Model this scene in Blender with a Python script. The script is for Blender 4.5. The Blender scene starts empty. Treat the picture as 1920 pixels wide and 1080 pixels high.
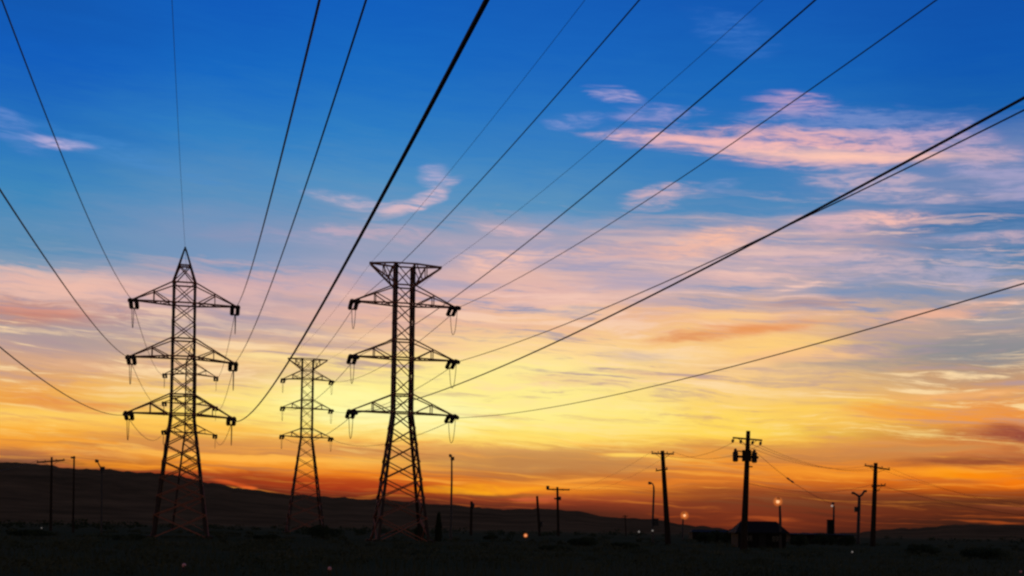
import bpy, math, random
from mathutils import Vector, Matrix
random.seed(7)
C = bpy.context.scene.collection
R = math.radians

# ------------------------------------------------------------------ camera model
F = 2400.0; CX = 960.0; HY = 992.0; ROLL = R(1.0); EYE = 1.65
CR, SR = math.cos(ROLL), math.sin(ROLL)

def ray(x, y):
    a = (x - CX) / F; b = (HY - y) / F
    return a * CR - b * SR, a * SR + b * CR

def at(x, y, Y):
    u, v = ray(x, y)
    return Vector((u * Y, Y, EYE + v * Y))

def ground_at(x, Y, z=0.0):
    y = HY
    for _ in range(12):
        p = at(x, y, Y)
        y += (p.z - z) / Y * F
    return at(x, y, Y)

cam_d = bpy.data.cameras.new("camera")
cam = bpy.data.objects.new("camera", cam_d); C.objects.link(cam)
cam_d.sensor_width = 36.0; cam_d.lens = 45.0
cam_d.shift_y = (HY - 540.0) / 1920.0
cam_d.clip_start = 0.1; cam_d.clip_end = 90000.0
cam.matrix_world = Matrix.Translation((0, 0, EYE)) @ Matrix.Rotation(R(90), 4, 'X') @ Matrix.Rotation(ROLL, 4, 'Z')
sc = bpy.context.scene
sc.camera = cam
sc.view_settings.view_transform = 'Standard'
sc.view_settings.look = 'None'
sc.view_settings.exposure = 0.0
sc.view_settings.gamma = 1.0
sc.render.engine = 'CYCLES'
sc.cycles.filter_width = 2.4
sc.cycles.sample_clamp_direct = 1.6
sc.cycles.sample_clamp_indirect = 1.0
sc.cycles.max_bounces = 4
sc.cycles.transparent_max_bounces = 8

# ------------------------------------------------------------------ materials
def lin(c):
    out = []
    for v in c:
        v = v / 255.0
        out.append(v / 12.92 if v <= 0.04045 else ((v + 0.055) / 1.055) ** 2.4)
    return tuple(out)

def mat(name, c1, c2, scale=4.0, rough=0.8, spec=0.2, metal=0.0, bump=0.0, stretch=(1, 1, 1)):
    m = bpy.data.materials.new(name); m.use_nodes = True
    nt = m.node_tree; b = nt.nodes['Principled BSDF']
    tc = nt.nodes.new('ShaderNodeTexCoord')
    mp = nt.nodes.new('ShaderNodeMapping'); mp.inputs['Scale'].default_value = stretch
    nz = nt.nodes.new('ShaderNodeTexNoise'); nz.inputs['Scale'].default_value = scale
    nz.inputs['Detail'].default_value = 6.0; nz.inputs['Roughness'].default_value = 0.65
    rp = nt.nodes.new('ShaderNodeValToRGB')
    rp.color_ramp.elements[0].position = 0.32; rp.color_ramp.elements[1].position = 0.68
    rp.color_ramp.elements[0].color = (*c1, 1); rp.color_ramp.elements[1].color = (*c2, 1)
    nt.links.new(tc.outputs['Object'], mp.inputs['Vector'])
    nt.links.new(mp.outputs['Vector'], nz.inputs['Vector'])
    nt.links.new(nz.outputs['Fac'], rp.inputs['Fac'])
    nt.links.new(rp.outputs['Color'], b.inputs['Base Color'])
    b.inputs['Roughness'].default_value = rough
    b.inputs['Specular IOR Level'].default_value = spec
    b.inputs['Metallic'].default_value = metal
    if bump:
        bp = nt.nodes.new('ShaderNodeBump'); bp.inputs['Strength'].default_value = bump
        nt.links.new(nz.outputs['Fac'], bp.inputs['Height'])
        nt.links.new(bp.outputs['Normal'], b.inputs['Normal'])
    return m

M = {}
M['steel'] = mat('weathered_steel', (0.03, 0.02, 0.016), (0.06, 0.036, 0.028), 1.2, 0.65, 0.25)
M['lattice'] = mat('glow_red_lattice', (0.28, 0.10, 0.06), (0.42, 0.155, 0.092), 1.2, 0.75, 0.15)  # red tint stands in for sunset glow bleeding into bracing and arms
M['cable'] = mat('dark_cable', (0.05, 0.037, 0.033), (0.06, 0.045, 0.04), 0.2, 0.7, 0.1)
M['insul'] = mat('brown_porcelain', (0.02, 0.011, 0.009), (0.035, 0.018, 0.014), 6.0, 0.45, 0.3)
M['wood'] = mat('creosoted_wood', (0.022, 0.015, 0.011), (0.05, 0.033, 0.023), 3.0, 0.9, 0.1, 0, 0.3, (1, 1, 0.15))
M['metal'] = mat('galvanised_pole', (0.04, 0.036, 0.034), (0.07, 0.06, 0.055), 3.0, 0.6, 0.25)
M['can'] = mat('transformer_paint', (0.03, 0.03, 0.032), (0.05, 0.048, 0.046), 3.0, 0.6, 0.2)
M['leaf'] = mat('dark_foliage', (0.018, 0.028, 0.013), (0.05, 0.065, 0.03), 0.7, 0.9, 0.05)
M['bark'] = mat('bark', (0.02, 0.015, 0.012), (0.04, 0.03, 0.024), 5.0, 0.95, 0.05)
M['scrub'] = mat('scrub_leaves', (0.035, 0.05, 0.028), (0.10, 0.10, 0.055), 0.15, 0.95, 0.03)
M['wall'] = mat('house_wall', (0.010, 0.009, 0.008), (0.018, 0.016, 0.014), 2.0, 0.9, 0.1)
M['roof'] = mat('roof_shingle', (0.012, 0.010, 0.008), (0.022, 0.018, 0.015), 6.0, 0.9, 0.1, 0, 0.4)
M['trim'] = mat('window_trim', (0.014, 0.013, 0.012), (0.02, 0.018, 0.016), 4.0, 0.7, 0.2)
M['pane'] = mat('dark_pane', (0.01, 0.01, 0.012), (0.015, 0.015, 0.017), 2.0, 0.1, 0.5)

def emit_mat(name, col, s):
    m = bpy.data.materials.new(name); m.use_nodes = True
    nt = m.node_tree; b = nt.nodes['Principled BSDF']
    b.inputs['Base Color'].default_value = (0.3, 0.3, 0.3, 1)
    b.inputs['Emission Color'].default_value = (*col, 1)
    b.inputs['Emission Strength'].default_value = s
    return m
def glow_mat(name, col, s, alpha):
    """lamp halo imitated by a glowing shell: mostly see-through, denser where one looks through its middle"""
    m = bpy.data.materials.new(name); m.use_nodes = True
    nt = m.node_tree; nt.nodes.clear()
    out = nt.nodes.new('ShaderNodeOutputMaterial')
    tr = nt.nodes.new('ShaderNodeBsdfTransparent'); em = nt.nodes.new('ShaderNodeEmission')
    em.inputs['Color'].default_value = (*col, 1); em.inputs['Strength'].default_value = s
    lw = nt.nodes.new('ShaderNodeLayerWeight'); lw.inputs['Blend'].default_value = 0.5
    sub = nt.nodes.new('ShaderNodeMath'); sub.operation = 'SUBTRACT'; sub.inputs[0].default_value = 1.0
    pw = nt.nodes.new('ShaderNodeMath'); pw.operation = 'POWER'; pw.inputs[1].default_value = 2.6
    ml = nt.nodes.new('ShaderNodeMath'); ml.operation = 'MULTIPLY'; ml.inputs[1].default_value = alpha
    mx = nt.nodes.new('ShaderNodeMixShader')
    nt.links.new(lw.outputs['Facing'], sub.inputs[1]); nt.links.new(sub.outputs[0], pw.inputs[0])
    nt.links.new(pw.outputs[0], ml.inputs[0]); nt.links.new(ml.outputs[0], mx.inputs['Fac'])
    nt.links.new(tr.outputs[0], mx.inputs[1]); nt.links.new(em.outputs[0], mx.inputs[2])
    nt.links.new(mx.outputs[0], out.inputs['Surface'])
    return m
M['lit'] = emit_mat('lit_sodium_bulb', (1.0, 0.70, 0.36), 1.25)
M['glow_orange'] = glow_mat('warm_lamp_halo', (1.0, 0.24, 0.04), 0.85, 0.5)  # colour of the added shell that imitates the lamp's halo
M['lit_dim'] = emit_mat('dim_bulb', (0.75, 0.55, 0.45), 0.45)
M['lit_orange'] = emit_mat('orange_bulb', (1.0, 0.40, 0.20), 0.85)
M['lit_red'] = emit_mat('red_lens', (0.55, 0.10, 0.10), 0.09)
M['lit_pale'] = emit_mat('pale_bulb', (0.8, 0.7, 0.62), 0.22)

# ------------------------------------------------------------------ mesh builder
class MB:
    def __init__(s): s.v = []; s.f = []; s.sm = False
    def add(s, vs, fs):
        o = len(s.v); s.v += [Vector(v) for v in vs]; s.f += [tuple(i + o for i in f) for f in fs]
    def frame(s, p, q, up=None):
        d = (q - p).normalized()
        up = up or (Vector((0, 0, 1)) if abs(d.z) < 0.95 else Vector((0, 1, 0)))
        a = d.cross(up).normalized(); b = a.cross(d).normalized()
        return d, a, b
    def beam(s, p, q, w, h=None, up=None):
        p, q = Vector(p), Vector(q); h = h or w
        d, a, b = s.frame(p, q, up)
        vs = [r + a * (w / 2 * i) + b * (h / 2 * j) for r in (p, q) for i, j in ((-1, -1), (1, -1), (1, 1), (-1, 1))]
        s.add(vs, [(0, 3, 2, 1), (4, 5, 6, 7), (0, 1, 5, 4), (1, 2, 6, 5), (2, 3, 7, 6), (3, 0, 4, 7)])
    def box(s, c, size, rz=0.0):
        c = Vector(c); x, y, z = (k / 2 for k in size)
        m = Matrix.Rotation(rz, 3, 'Z')
        vs = [c + m @ Vector((i * x, j * y, k * z)) for k in (-1, 1) for i, j in ((-1, -1), (1, -1), (1, 1), (-1, 1))]
        s.add(vs, [(0, 3, 2, 1), (4, 5, 6, 7), (0, 1, 5, 4), (1, 2, 6, 5), (2, 3, 7, 6), (3, 0, 4, 7)])
    def angle(s, p, q, w, t, dx, dy):
        """L-section steel: flanges run from the corner towards dx and dy"""
        p, q = Vector(p), Vector(q)
        dx = Vector(dx); dy = Vector(dy)
        pts = [Vector((0, 0, 0)), dx * w, dx * w + dy * t, dx * t + dy * t, dx * t + dy * w, dy * w]
        vs = [r + k for r in (p, q) for k in pts]
        n = 6
        s.add(vs, [tuple(range(n - 1, -1, -1)), tuple(range(n, 2 * n))] + [(i, (i + 1) % n, n + (i + 1) % n, n + i) for i in range(n)])
    def tube(s, pts, rads, n=6, cap=True):
        pts = [Vector(p) for p in pts]
        if not hasattr(rads, '__len__'): rads = [rads] * len(pts)
        rings = []; up = None
        for i, p in enumerate(pts):
            d = (pts[min(i + 1, len(pts) - 1)] - pts[max(i - 1, 0)])
            if d.length < 1e-9: d = Vector((0, 0, 1))
            d.normalize()
            if up is None or abs(up.dot(d)) > 0.98:
                up = Vector((0, 0, 1)) if abs(d.z) < 0.9 else Vector((0, 1, 0))
            a = d.cross(up).normalized(); b = a.cross(d).normalized(); up = b
            rings.append([p + (a * math.cos(2 * math.pi * k / n) + b * math.sin(2 * math.pi * k / n)) * rads[i] for k in range(n)])
        vs = [v for r in rings for v in r]; fs = []
        for i in range(len(pts) - 1):
            for k in range(n):
                fs.append((i * n + k, i * n + (k + 1) % n, (i + 1) * n + (k + 1) % n, (i + 1) * n + k))
        if cap:
            fs.append(tuple(range(n - 1, -1, -1))); fs.append(tuple((len(pts) - 1) * n + k for k in range(n)))
        s.add(vs, fs)
    def ball(s, c, r, nu=12, nv=8):
        c = Vector(c)
        rr = r if hasattr(r, '__len__') else (r, r, r)
        vs = [c + Vector((0, 0, -rr[2]))]; fs = []
        for j in range(1, nv):
            t = math.pi * j / nv
            for i in range(nu):
                p = 2 * math.pi * i / nu
                vs.append(c + Vector((rr[0] * math.sin(t) * math.cos(p), rr[1] * math.sin(t) * math.sin(p), -rr[2] * math.cos(t))))
        vs.append(c + Vector((0, 0, rr[2]))); L = len(vs) - 1
        for i in range(nu): fs.append((0, 1 + (i + 1) % nu, 1 + i))
        for j in range(nv - 2):
            for i in range(nu):
                a = 1 + j * nu + i; b = 1 + j * nu + (i + 1) % nu
                fs.append((a, b, b + nu, a + nu))
        for i in range(nu): fs.append((L, 1 + (nv - 2) * nu + i, 1 + (nv - 2) * nu + (i + 1) % nu))
        s.add(vs, fs)
    def build(s, name, m, parent=None, org=None, smooth=False):
        """vertices given in the parent's frame unless org (a world point to subtract) is set"""
        me = bpy.data.meshes.new(name)
        vs = [v - org for v in s.v] if org is not None else s.v
        me.from_pydata([tuple(v) for v in vs], [], s.f); me.update()
        if smooth:
            me.polygons.foreach_set('use_smooth', [True] * len(me.polygons))
        me.materials.append(m)
        o = bpy.data.objects.new(name, me); C.objects.link(o)
        if parent: o.parent = parent
        elif org is not None: o.location = org
        return o

def tag(o, label=None, cat=None, group=None, kind=None):
    if label: o['label'] = label
    if cat: o['category'] = cat
    if group: o['group'] = group
    if kind: o['kind'] = kind
    return o
def thing(name, loc, label, cat, group=None, rz=0.0):
    o = bpy.data.objects.new(name, None); C.objects.link(o)
    o.empty_display_size = 0.5
    o.location = loc; o.rotation_euler = (0, 0, rz)
    return tag(o, label, cat, group)

# ------------------------------------------------------------------ transmission towers
LD = Vector((-0.233753, 0.972296, 0.0))          # direction of the line, into the picture
PSI = math.atan2(-LD.x, LD.y)                     # yaw of the towers
D1, D2 = 139.0, 278.0
STR = 2.0

def tower(label, axis_px, D, zs, half, pointed, hw_base, hw_waist, hw_top, w_leg, w_br):
    """zs: dict with arms [(z_bottom, z_top)], apex or top, waist; half: [(left, right)] arm reach"""
    base = ground_at(axis_px, D); base.z = 0.0
    t = thing('transmission_tower', base, label, 'pylon', 'lattice transmission towers', PSI)
    zw, zt = zs['waist'], zs['top_arm']
    ztop = zs['top']
    def hw(z):
        if z <= zw: return hw_base + (hw_waist - hw_base) * z / zw
        if z <= zt or not pointed:
            return hw_waist + (hw_top - hw_waist) * min(1.0, (z - zw) / (zt - zw))
        return max(0.07, hw_top * (1 - (z - zt) / (ztop - zt)))
    # concrete feet and legs
    for i in (-1, 1):
        for j in (-1, 1):
            m = MB()
            lv = [-0.6, zw, zt, ztop]
            for a, b in zip(lv[:-1], lv[1:]):
                pa = (i * hw(max(a, 0)), j * hw(max(a, 0)), a); pb = (i * hw(b), j * hw(b), b)
                w = w_leg * (1.0 if b <= zw + .1 else (0.85 if b <= zt + .1 or not pointed else 0.62))
                if pointed and b == ztop:
                    m.beam(pa, pb, w * 0.6)
                else:
                    m.angle(pa, pb, w, 0.05, (-i, 0, 0), (0, -j, 0))
            m.box((i * hw(0), j * hw(0), 0.05), (0.8, 0.8, 0.5))
            m.build('leg', M['steel'], t)
    # bracing
    m = MB()
    levels = [0.0]
    z = 0.0
    lower = zs['panels']
    for k in range(lower):
        z = zw * (1 - (1 - (k + 1) / lower) ** 1.0)
        # taller panels near the ground
        f = (k + 1) / lower
        levels.append(zw * (f ** 0.86))
    stops = [zw]
    marks = sorted(set([a for ab in zs['arms'] for a in ab] + [zt]))
    marks = [q for q in marks if q > zw + 0.3]
    for q in marks:
        p0 = stops[-1]
        n = max(1, round((q - p0) / 2.05))
        for k in range(1, n + 1): stops.append(p0 + (q - p0) * k / n)
    if pointed:
        stops.append(zt + (ztop - zt) * 0.52)
    else:
        if ztop - stops[-1] > 0.5: stops.append(ztop)
    levels += stops[1:]
    corners = ((-1, -1), (1, -1), (1, 1), (-1, 1))
    ins = 0.03
    for a, b in zip(levels[:-1], levels[1:]):
        for k in range(4):
            c0, c1 = corners[k], corners[(k + 1) % 4]
            ha, hb = hw(a) - ins, hw(b) - ins
            A0 = Vector((c0[0] * ha, c0[1] * ha, a)); A1 = Vector((c1[0] * ha, c1[1] * ha, a))
            B0 = Vector((c0[0] * hb, c0[1] * hb, b)); B1 = Vector((c1[0] * hb, c1[1] * hb, b))
            wb = w_br * (1.25 if b <= zw else 1.0)
            off = Vector(((c0[0] + c1[0]) / 2, (c0[1] + c1[1]) / 2, 0)) * 0.05
            m.beam(A0, B1, wb, wb * .7); m.beam(A1 - off, B0 - off, wb, wb * .7)
    horiz = [q for ab in zs['arms'] for q in ab] + [zw]
    if pointed: horiz.append(levels[-1])
    else: horiz.append(ztop)
    for q in sorted(set(round(h, 2) for h in horiz)):
        h = hw(q) - 0.02
        for k in range(4):
            c0, c1 = corners[k], corners[(k + 1) % 4]
            m.beam((c0[0] * h, c0[1] * h, q), (c1[0] * h, c1[1] * h, q), w_br * 1.25)
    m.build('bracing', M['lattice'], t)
    # cross arms
    tips = {}
    for n, (zb, zu) in enumerate(zs['arms']):
        for side, sg in (('L', -1), ('R', 1)):
            reach = half[n][0 if sg < 0 else 1]
            z_tip = zs['tips'][n][0 if sg < 0 else 1]
            m = MB()
            tip = Vector((sg * reach, 0, z_tip))
            for j in (-1, 1):
                lo = Vector((sg * hw(zb), j * hw(zb), zb)); hi = Vector((sg * hw(zu), j * hw(zu), zu))
                e = tip + Vector((0, j * 0.12, 0))
                m.beam(lo, e, w_br * 1.2); m.beam(hi, e + Vector((0, 0, .1)), w_br * 1.0)
                f = 0.48
                lm = lo.lerp(e, f); hm = hi.lerp(e, f)
                m.beam(lm, hm, w_br * .8)
                m.beam(lo.lerp(e, 0.04), hm, w_br * .9)
            lo0 = Vector((sg * hw(zb), -hw(zb), zb)); lo1 = Vector((sg * hw(zb), hw(zb), zb))
            for f0, f1 in ((0.0, .3), (.3, .55), (.55, .8)):
                m.beam(lo0.lerp(tip, f0), lo1.lerp(tip, f1), w_br * .7)
                m.beam(lo1.lerp(tip, f1), lo0.lerp(tip, f1), w_br * .7)
            m.box(tip, (0.22, 0.5, 0.3))
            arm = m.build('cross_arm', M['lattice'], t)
            # two tension strings of insulators (towards the camera and away) and the jumper between them
            ends = []
            for dy, sl in ((-1, -0.2), (1, -0.3)):
                q = MB(); d = Vector((0, dy, sl))
                for off in (-0.3, 0.3):
                    pts, rd = [], []
                    for k in range(12):
                        s0 = 0.22 + (STR - 0.4) * k / 12; s1 = s0 + 0.05; s2 = s0 + 0.10
                        for s_, r_ in ((s0, .07), (s0 + .012, .24), (s1, .18), (s1 + .012, .07)):
                            pts.append(tip + d * s_ + Vector((off, 0, 0))); rd.append(r_)
                    pts.append(tip + d * (STR - 0.1) + Vector((off, 0, 0))); rd.append(.05)
                    q.tube(pts, rd, 8)
                q.beam(tip + d * .2 + Vector((-.36, 0, 0)), tip + d * .2 + Vector((.36, 0, 0)), .14)
                q.beam(tip + d * .1, tip + d * .24, .12)
                q.beam(tip + d * (STR - .1) + Vector((-.36, 0, 0)), tip + d * (STR - .1) + Vector((.36, 0, 0)), .14)
                q.build('insulator_string', M['insul'], arm)
                ends.append(tip + d * STR)
            q = MB()
            pts = []
            for k in range(25):
                f = k / 24
                p = ends[0].lerp(ends[1], f)
                p.z -= 2.45 * (1 - abs(2 * f - 1) ** 2.6)
                p.x += sg * 0.05
                pts.append(p)
            q.tube(pts, 0.034, 6)
            q.build('jumper_loop', M['cable'], arm)
            tips['TMB'[n] + side] = (ends[0], ends[1])
    if pointed:
        m = MB(); m.box((0, 0, ztop + .05), (.2, .2, .35)); m.build('peak_cap', M['steel'], t)
        tips['G'] = (Vector((0, 0, ztop)), Vector((0, 0, ztop)))
    else:
        for side, sg in (('GL', -1), ('GR', 1)):
            m = MB(); rc = zs['top_reach'][0 if sg < 0 else 1]
            tip = Vector((sg * rc, 0, ztop))
            h = hw(ztop)
            for j in (-1, 1):
                a = Vector((sg * h, j * h, ztop)); b = Vector((sg * h, j * h, zs['top_low'])); e = tip + Vector((0, j * .1, 0))
                m.beam(a, e, w_br * 1.4); m.beam(b, e - Vector((0, 0, .12)), w_br * 1.5)
                f = .45
                m.beam(a.lerp(e, f), b.lerp(e, f), w_br * .8)
                m.beam(a.lerp(e, f), b.lerp(e, .06), w_br * .8)
                m.beam(a.lerp(e, .04), b.lerp(e, f * .6), w_br * .8)
            m.beam((sg * h, -h, ztop), (sg * h, h, ztop), w_br)
            m.box(tip, (.25, .4, .2))
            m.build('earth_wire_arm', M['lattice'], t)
            tips[side] = (tip, tip)
    mw = Matrix.Translation(base) @ Matrix.Rotation(PSI, 4, 'Z')
    return t, {k: (mw @ a, mw @ b) for k, (a, b) in tips.items()}

def Z(x, y, D): return at(x, y, D).z
AX1, BX1, AX2, BX2 = 345.5, 757.0, 358.0, 576.5

def upright(axis_px, y, D):
    """base point under the axis pixel at height y"""
    p = at(axis_px, y, D); return p

def make(label, ax, y_ref, D, arms_px, tips_z, half, pointed, top_y, top_low_y, waist_y, hb, hwst, ht, panels, wl, wb, top_reach=None):
    zs = {'arms': [(Z(ax, a, D), Z(ax, b, D)) for a, b in arms_px], 'waist': Z(ax, waist_y, D),
          'top': Z(ax, top_y, D), 'panels': panels, 'top_reach': top_reach, 'tips': tips_z}
    zs['top_arm'] = zs['arms'][0][1]
    if top_low_y: zs['top_low'] = Z(ax, top_low_y, D)
    global ground_at
    p = at(ax, y_ref, D)
    keep = ground_at
    ground_at = lambda x, Y, z=0.0: Vector((p.x, p.y, 0))
    try:
        return tower(label, ax, D, zs, half, pointed, hb, hwst, ht, wl, wb)
    finally:
        ground_at = keep

towA, tipA = make('tall pointed lattice pylon with peaked top, nearest one on the left', AX1, 571, D1,
    [(570.5, 533), (670.5, 637), (777, 741)], [(25.585, 25.465), (19.485, 19.265), (13.455, 13.245)],
    [(5.3, 5.4), (5.45, 5.3), (5.6, 5.2)], True, 467, None, 777, 3.05, 1.32, 1.22, 7, 0.31, 0.125)
towB, tipB = make('large flat topped lattice pylon with a wide top beam, right of the other pylons', BX1, 572, D1,
    [(571.5, 537), (672.5, 639), (774, 741)], [(25.895, 25.815), (19.975, 19.965), (14.055, 13.955)],
    [(5.35, 5.5), (5.4, 5.5), (5.45, 5.5)], False, 497, 535, 774, 2.95, 1.1, 1.08, 7, 0.31, 0.12, (3.67, 3.98))
towA2, tipA2 = make('distant lattice pylon half hidden directly behind the tall pointed pylon', AX2, 705, D2,
    [(701, 683), (757, 742), (811, 796)], [(33.820, 33.620), (27.720, 27.120), (21.520, 21.020)],
    [(5.5, 5.3), (5.5, 5.3), (5.5, 5.3)], True, 650, None, 811, 3.6, 1.2, 1.15, 8, 0.29, 0.125)
towB2, tipB2 = make('small distant flat topped lattice pylon standing between two larger pylons', BX2, 711, D2,
    [(710.5, 695), (766, 750), (820, 804)], [(33.220, 33.220), (27.120, 26.920), (21.020, 20.820)],
    [(5.2, 5.2), (5.2, 5.2), (5.25, 5.25)], False, 673.5, 692, 820, 4.15, 1.32, 1.3, 8, 0.32, 0.13, (4.2, 4.2))

# ------------------------------------------------------------------ transmission cables
def cable(pts, r, label, name='power_cable', group='cables of the transmission lines', cat='cable', m='cable'):
    b = MB(); org = Vector(pts[0]); b.tube(pts, r, 6)
    o = b.build(name, M[m], None, org, True)
    return tag(o, label, cat, group)

FIT = {
 'A_TL': (0.0075, -0.10971, 0.0005394),
 'A_ML': (0.0207, -0.10998, 0.0003135),
 'A_BL': (-0.0114, -0.09318, 0.0005938),
 'A_TR': (-0.0065, -0.15129, 0.0003666),
 'A_MR': (0.0106, -0.08543, 0.0005083),
 'A_BR': (0.0057, -0.09158, 0.0004479),
 'A_G': (0.0065, -0.07800, 0.0004080),
 'B_TL': (-0.0178, -0.09804, 0.0003263),
 'B_ML': (0.0126, -0.07239, 0.0004378),
 'B_BL': (0.0187, -0.07031, 0.0004399),
 'B_TR': (0.0006, -0.08267, 0.0004538),
 'B_MR': (0.0507, -0.05139, 0.0004140),
 'B_BR': (-0.0005, -0.07583, 0.0004064),
 'B_GL': (0.0225, -0.03748, 0.0003113),
 'B_GR': (0.0132, -0.06638, 0.0003925),
}
LONG = {'T': 'top', 'M': 'middle', 'B': 'bottom', 'L': 'left', 'R': 'right'}
PY = {'A': 'pointed pylon', 'B': 'flat topped pylon'}
EXIT = {
 'A_TL': 'rising to the top left corner', 'A_ML': 'leaving at the left edge', 'A_BL': 'sagging low to the left edge',
 'A_TR': 'farther left at the top edge', 'A_MR': 'climbing steeply overhead', 'A_BR': 'thickest one overhead',
 'B_TL': 'behind the top beam', 'B_ML': 'crossing the upper right arm', 'B_BL': 'sweeping across to the right edge',
 'B_TR': 'climbing to the top right', 'B_MR': 'leaving at the right edge', 'B_BR': 'lowest on the right'}
for k, (phi, s, c) in FIT.items():
    tips = tipA if k[0] == 'A' else tipB
    S = tips[k[2:]][0]
    th = math.atan2(-LD.x, LD.y) + phi
    d = Vector((math.sin(th), -math.cos(th), 0))
    n = 70; tm = (S.y + 14.0) / (-d.y)
    pts = [S + d * (tm * i / n) + Vector((0, 0, s * (tm * i / n) + c * (tm * i / n) ** 2)) for i in range(n + 1)]
    if 'G' in k:
        lab = {'A_G': 'thin faint earth wire rising straight up from the peak of the pointed pylon',
               'B_GL': 'thin faint earth wire from the left end of the wide flat top beam',
               'B_GR': 'thin faint earth wire from the right end of the wide flat top beam'}[k]
        cable(pts, 0.014, lab, 'earth_wire')
    else:
        cable(pts, 0.040 if k == 'A_BR' else (.035 if k == 'B_BL' else (.030 if k[0] == 'A' else (.033 if k == 'B_MR' else .026))), "thick cable on the %s's %s %s arm, %s" % (PY[k[0]], LONG[k[2]], LONG[k[3]], EXIT[k]))
for a, b, py in ((tipA, tipA2, 'pointed pylon'), (tipB, tipB2, 'flat topped pylon')):
    for key in a:
        S = a[key][1]; E = b[key][0]
        sag = 2.0 if 'G' not in key else 1.0
        n = 40
        pts = [S.lerp(E, i / n) - Vector((0, 0, 4 * sag * (i / n) * (1 - i / n))) for i in range(n + 1)]
        if 'G' in key:
            wh = {'G': 'peak', 'GL': 'left beam end', 'GR': 'right beam end'}[key]
            cable(pts, 0.014, "faint earth wire from the %s's %s back to the small pylon" % (py, wh), 'earth_wire')
        else:
            cable(pts, 0.032, "thin cable on the %s's %s %s arm, back to the %s pylon" % (py, LONG[key[0]], LONG[key[1]], 'hidden' if py[0] == 'p' else 'small'))

# ------------------------------------------------------------------ utility poles
def pole_frame(xt, yt, xb, D):
    top = at(xt, yt, D); base = ground_at(xb, D)
    return top, base
POLES = {}
def utility_pole(key, xt, yt, xb, D, label, arms=(), r=(0.16, 0.22), hang=False, extras=None, pins=True):
    top, base = pole_frame(xt, yt, xb, D)
    t = thing('utility_pole', base, label, 'utility pole', 'wooden utility poles')
    m = MB()
    n = 8
    m.tube([base.lerp(top, i / n) - Vector((0, 0, .5 if i == 0 else 0)) for i in range(n + 1)], [r[1] + (r[0] - r[1]) * i / n for i in range(n + 1)], 10)
    m.build('pole', M['wood'], t, base)
    att = []
    for (xl, yl, xr, yr) in arms:
        dy = -r[0] - 0.07
        pl = at(xl, yl, D); pr = at(xr, yr, D)
        pl.y += dy; pr.y += dy
        th_ = max(.13, D * .0009); m = MB(); m.beam(pl, pr, th_, th_ * 1.15)
        mid = pl.lerp(pr, .5)
        if (pr - pl).length > 1.6:
            zlow = mid.z - 0.75
            axis = base.lerp(top, (zlow - base.z) / (top.z - base.z))
            for f in (0.18, 0.82):
                m.beam(pl.lerp(pr, f) + Vector((0, -.06, -.05)), axis + Vector((0, dy - .02, 0)), 0.05)
        arm = m.build('cross_arm', M['wood'], t, base)
        fr = (0.03, 0.3, 0.7, 0.97) if (pr - pl).length > 1.6 else (0.06, 0.94)
        for f in fr:
            p = pl.lerp(pr, f); q = MB()
            if hang:
                q.tube([p - Vector((0, 0, .08)), p - Vector((0, 0, .16)), p - Vector((0.05, 0, .2)), p - Vector((.08, 0, .34)), p - Vector((.1, 0, .48))], [.03, .05, .13, .14, .07], 8)
                att.append(p - Vector((.1, 0, .48)))
            else:
                q.tube([p + Vector((0, 0, .07)), p + Vector((0, 0, .14)), p + Vector((0, 0, .15)), p + Vector((0, 0, .24)), p + Vector((0, 0, .3))], [.03, .03, .08, .075, .04], 8)
                att.append(p + Vector((0, 0, .3)))
            q.build('insulator', M['insul'], arm, base)
    if extras: extras(t, base, D)
    POLES[key] = att
    return t

utility_pole('far_left', 97, 857, 95, 212, 'utility pole with one cross arm standing at the far left against the hill', [(70, 867, 122, 863)], (.17, .24))
utility_pole('thin_left', 139, 855, 137, 190, 'slim pole with a small hooked bracket left of the bent lamp', [], (.12, .17),
    extras=lambda t, base, D: (lambda m: (m.beam(at(133, 858, D), at(141, 858, D), .16, .3), m.build('bracket', M['metal'], t, base)))(MB()))
utility_pole('stub', 884, 940, 883, 300, 'short bare pole stump right of the tall thin street lamp', [], (.28, .34),
    extras=lambda t, base, D: (lambda m: (m.ball(at(886, 948, D), (.5, .4, .7)), m.build('transformer', M['can'], t, base)))(MB()))
utility_pole('edge_on', 1007, 930, 1012, 330, 'bare leaning utility pole beside the pole with a T shaped arm', [], (.3, .36),
    extras=lambda t, base, D: (lambda m: (m.tube([at(1015, 988, D), at(1015, 978, D)], .35, 10), m.build('transformer', M['can'], t, base)))(MB()))
def small_t_extra(t, base, D):
    m = MB(); m.box(at(1027, 914, D), (.8, .5, .9)); m.build('switch_box', M['can'], t, base)
    m = MB(); m.tube([at(1049, 938, D) - Vector((0, .4, 0)), at(1049, 931, D) - Vector((0, .4, 0))], .42, 10); m.build('transformer', M['can'], t, base)
utility_pole('small_t', 1045, 913, 1047, 343, 'small distant utility pole with T shaped arm and box on its left end', [(1025, 917.5, 1068, 918.5), (1039, 935, 1052, 935)], (.3, .36), extras=small_t_extra, pins=True)
utility_pole('faint', 1172, 966, 1174, 400, 'thin faint distant pole standing alone between two utility poles', [], (.16, .2),
    extras=lambda t, base, D: (lambda m: (m.beam(at(1167, 968, D), at(1177, 968, D), .2), m.build('bracket', M['wood'], t, base)))(MB()))
utility_pole('leaning', 1242, 845, 1253, 160, 'leaning utility pole with thin cross arm between street lamp and lit lamp', [(1221, 850.5, 1263, 851.5), (1229, 883, 1251, 880)], (.24, .38))
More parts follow.
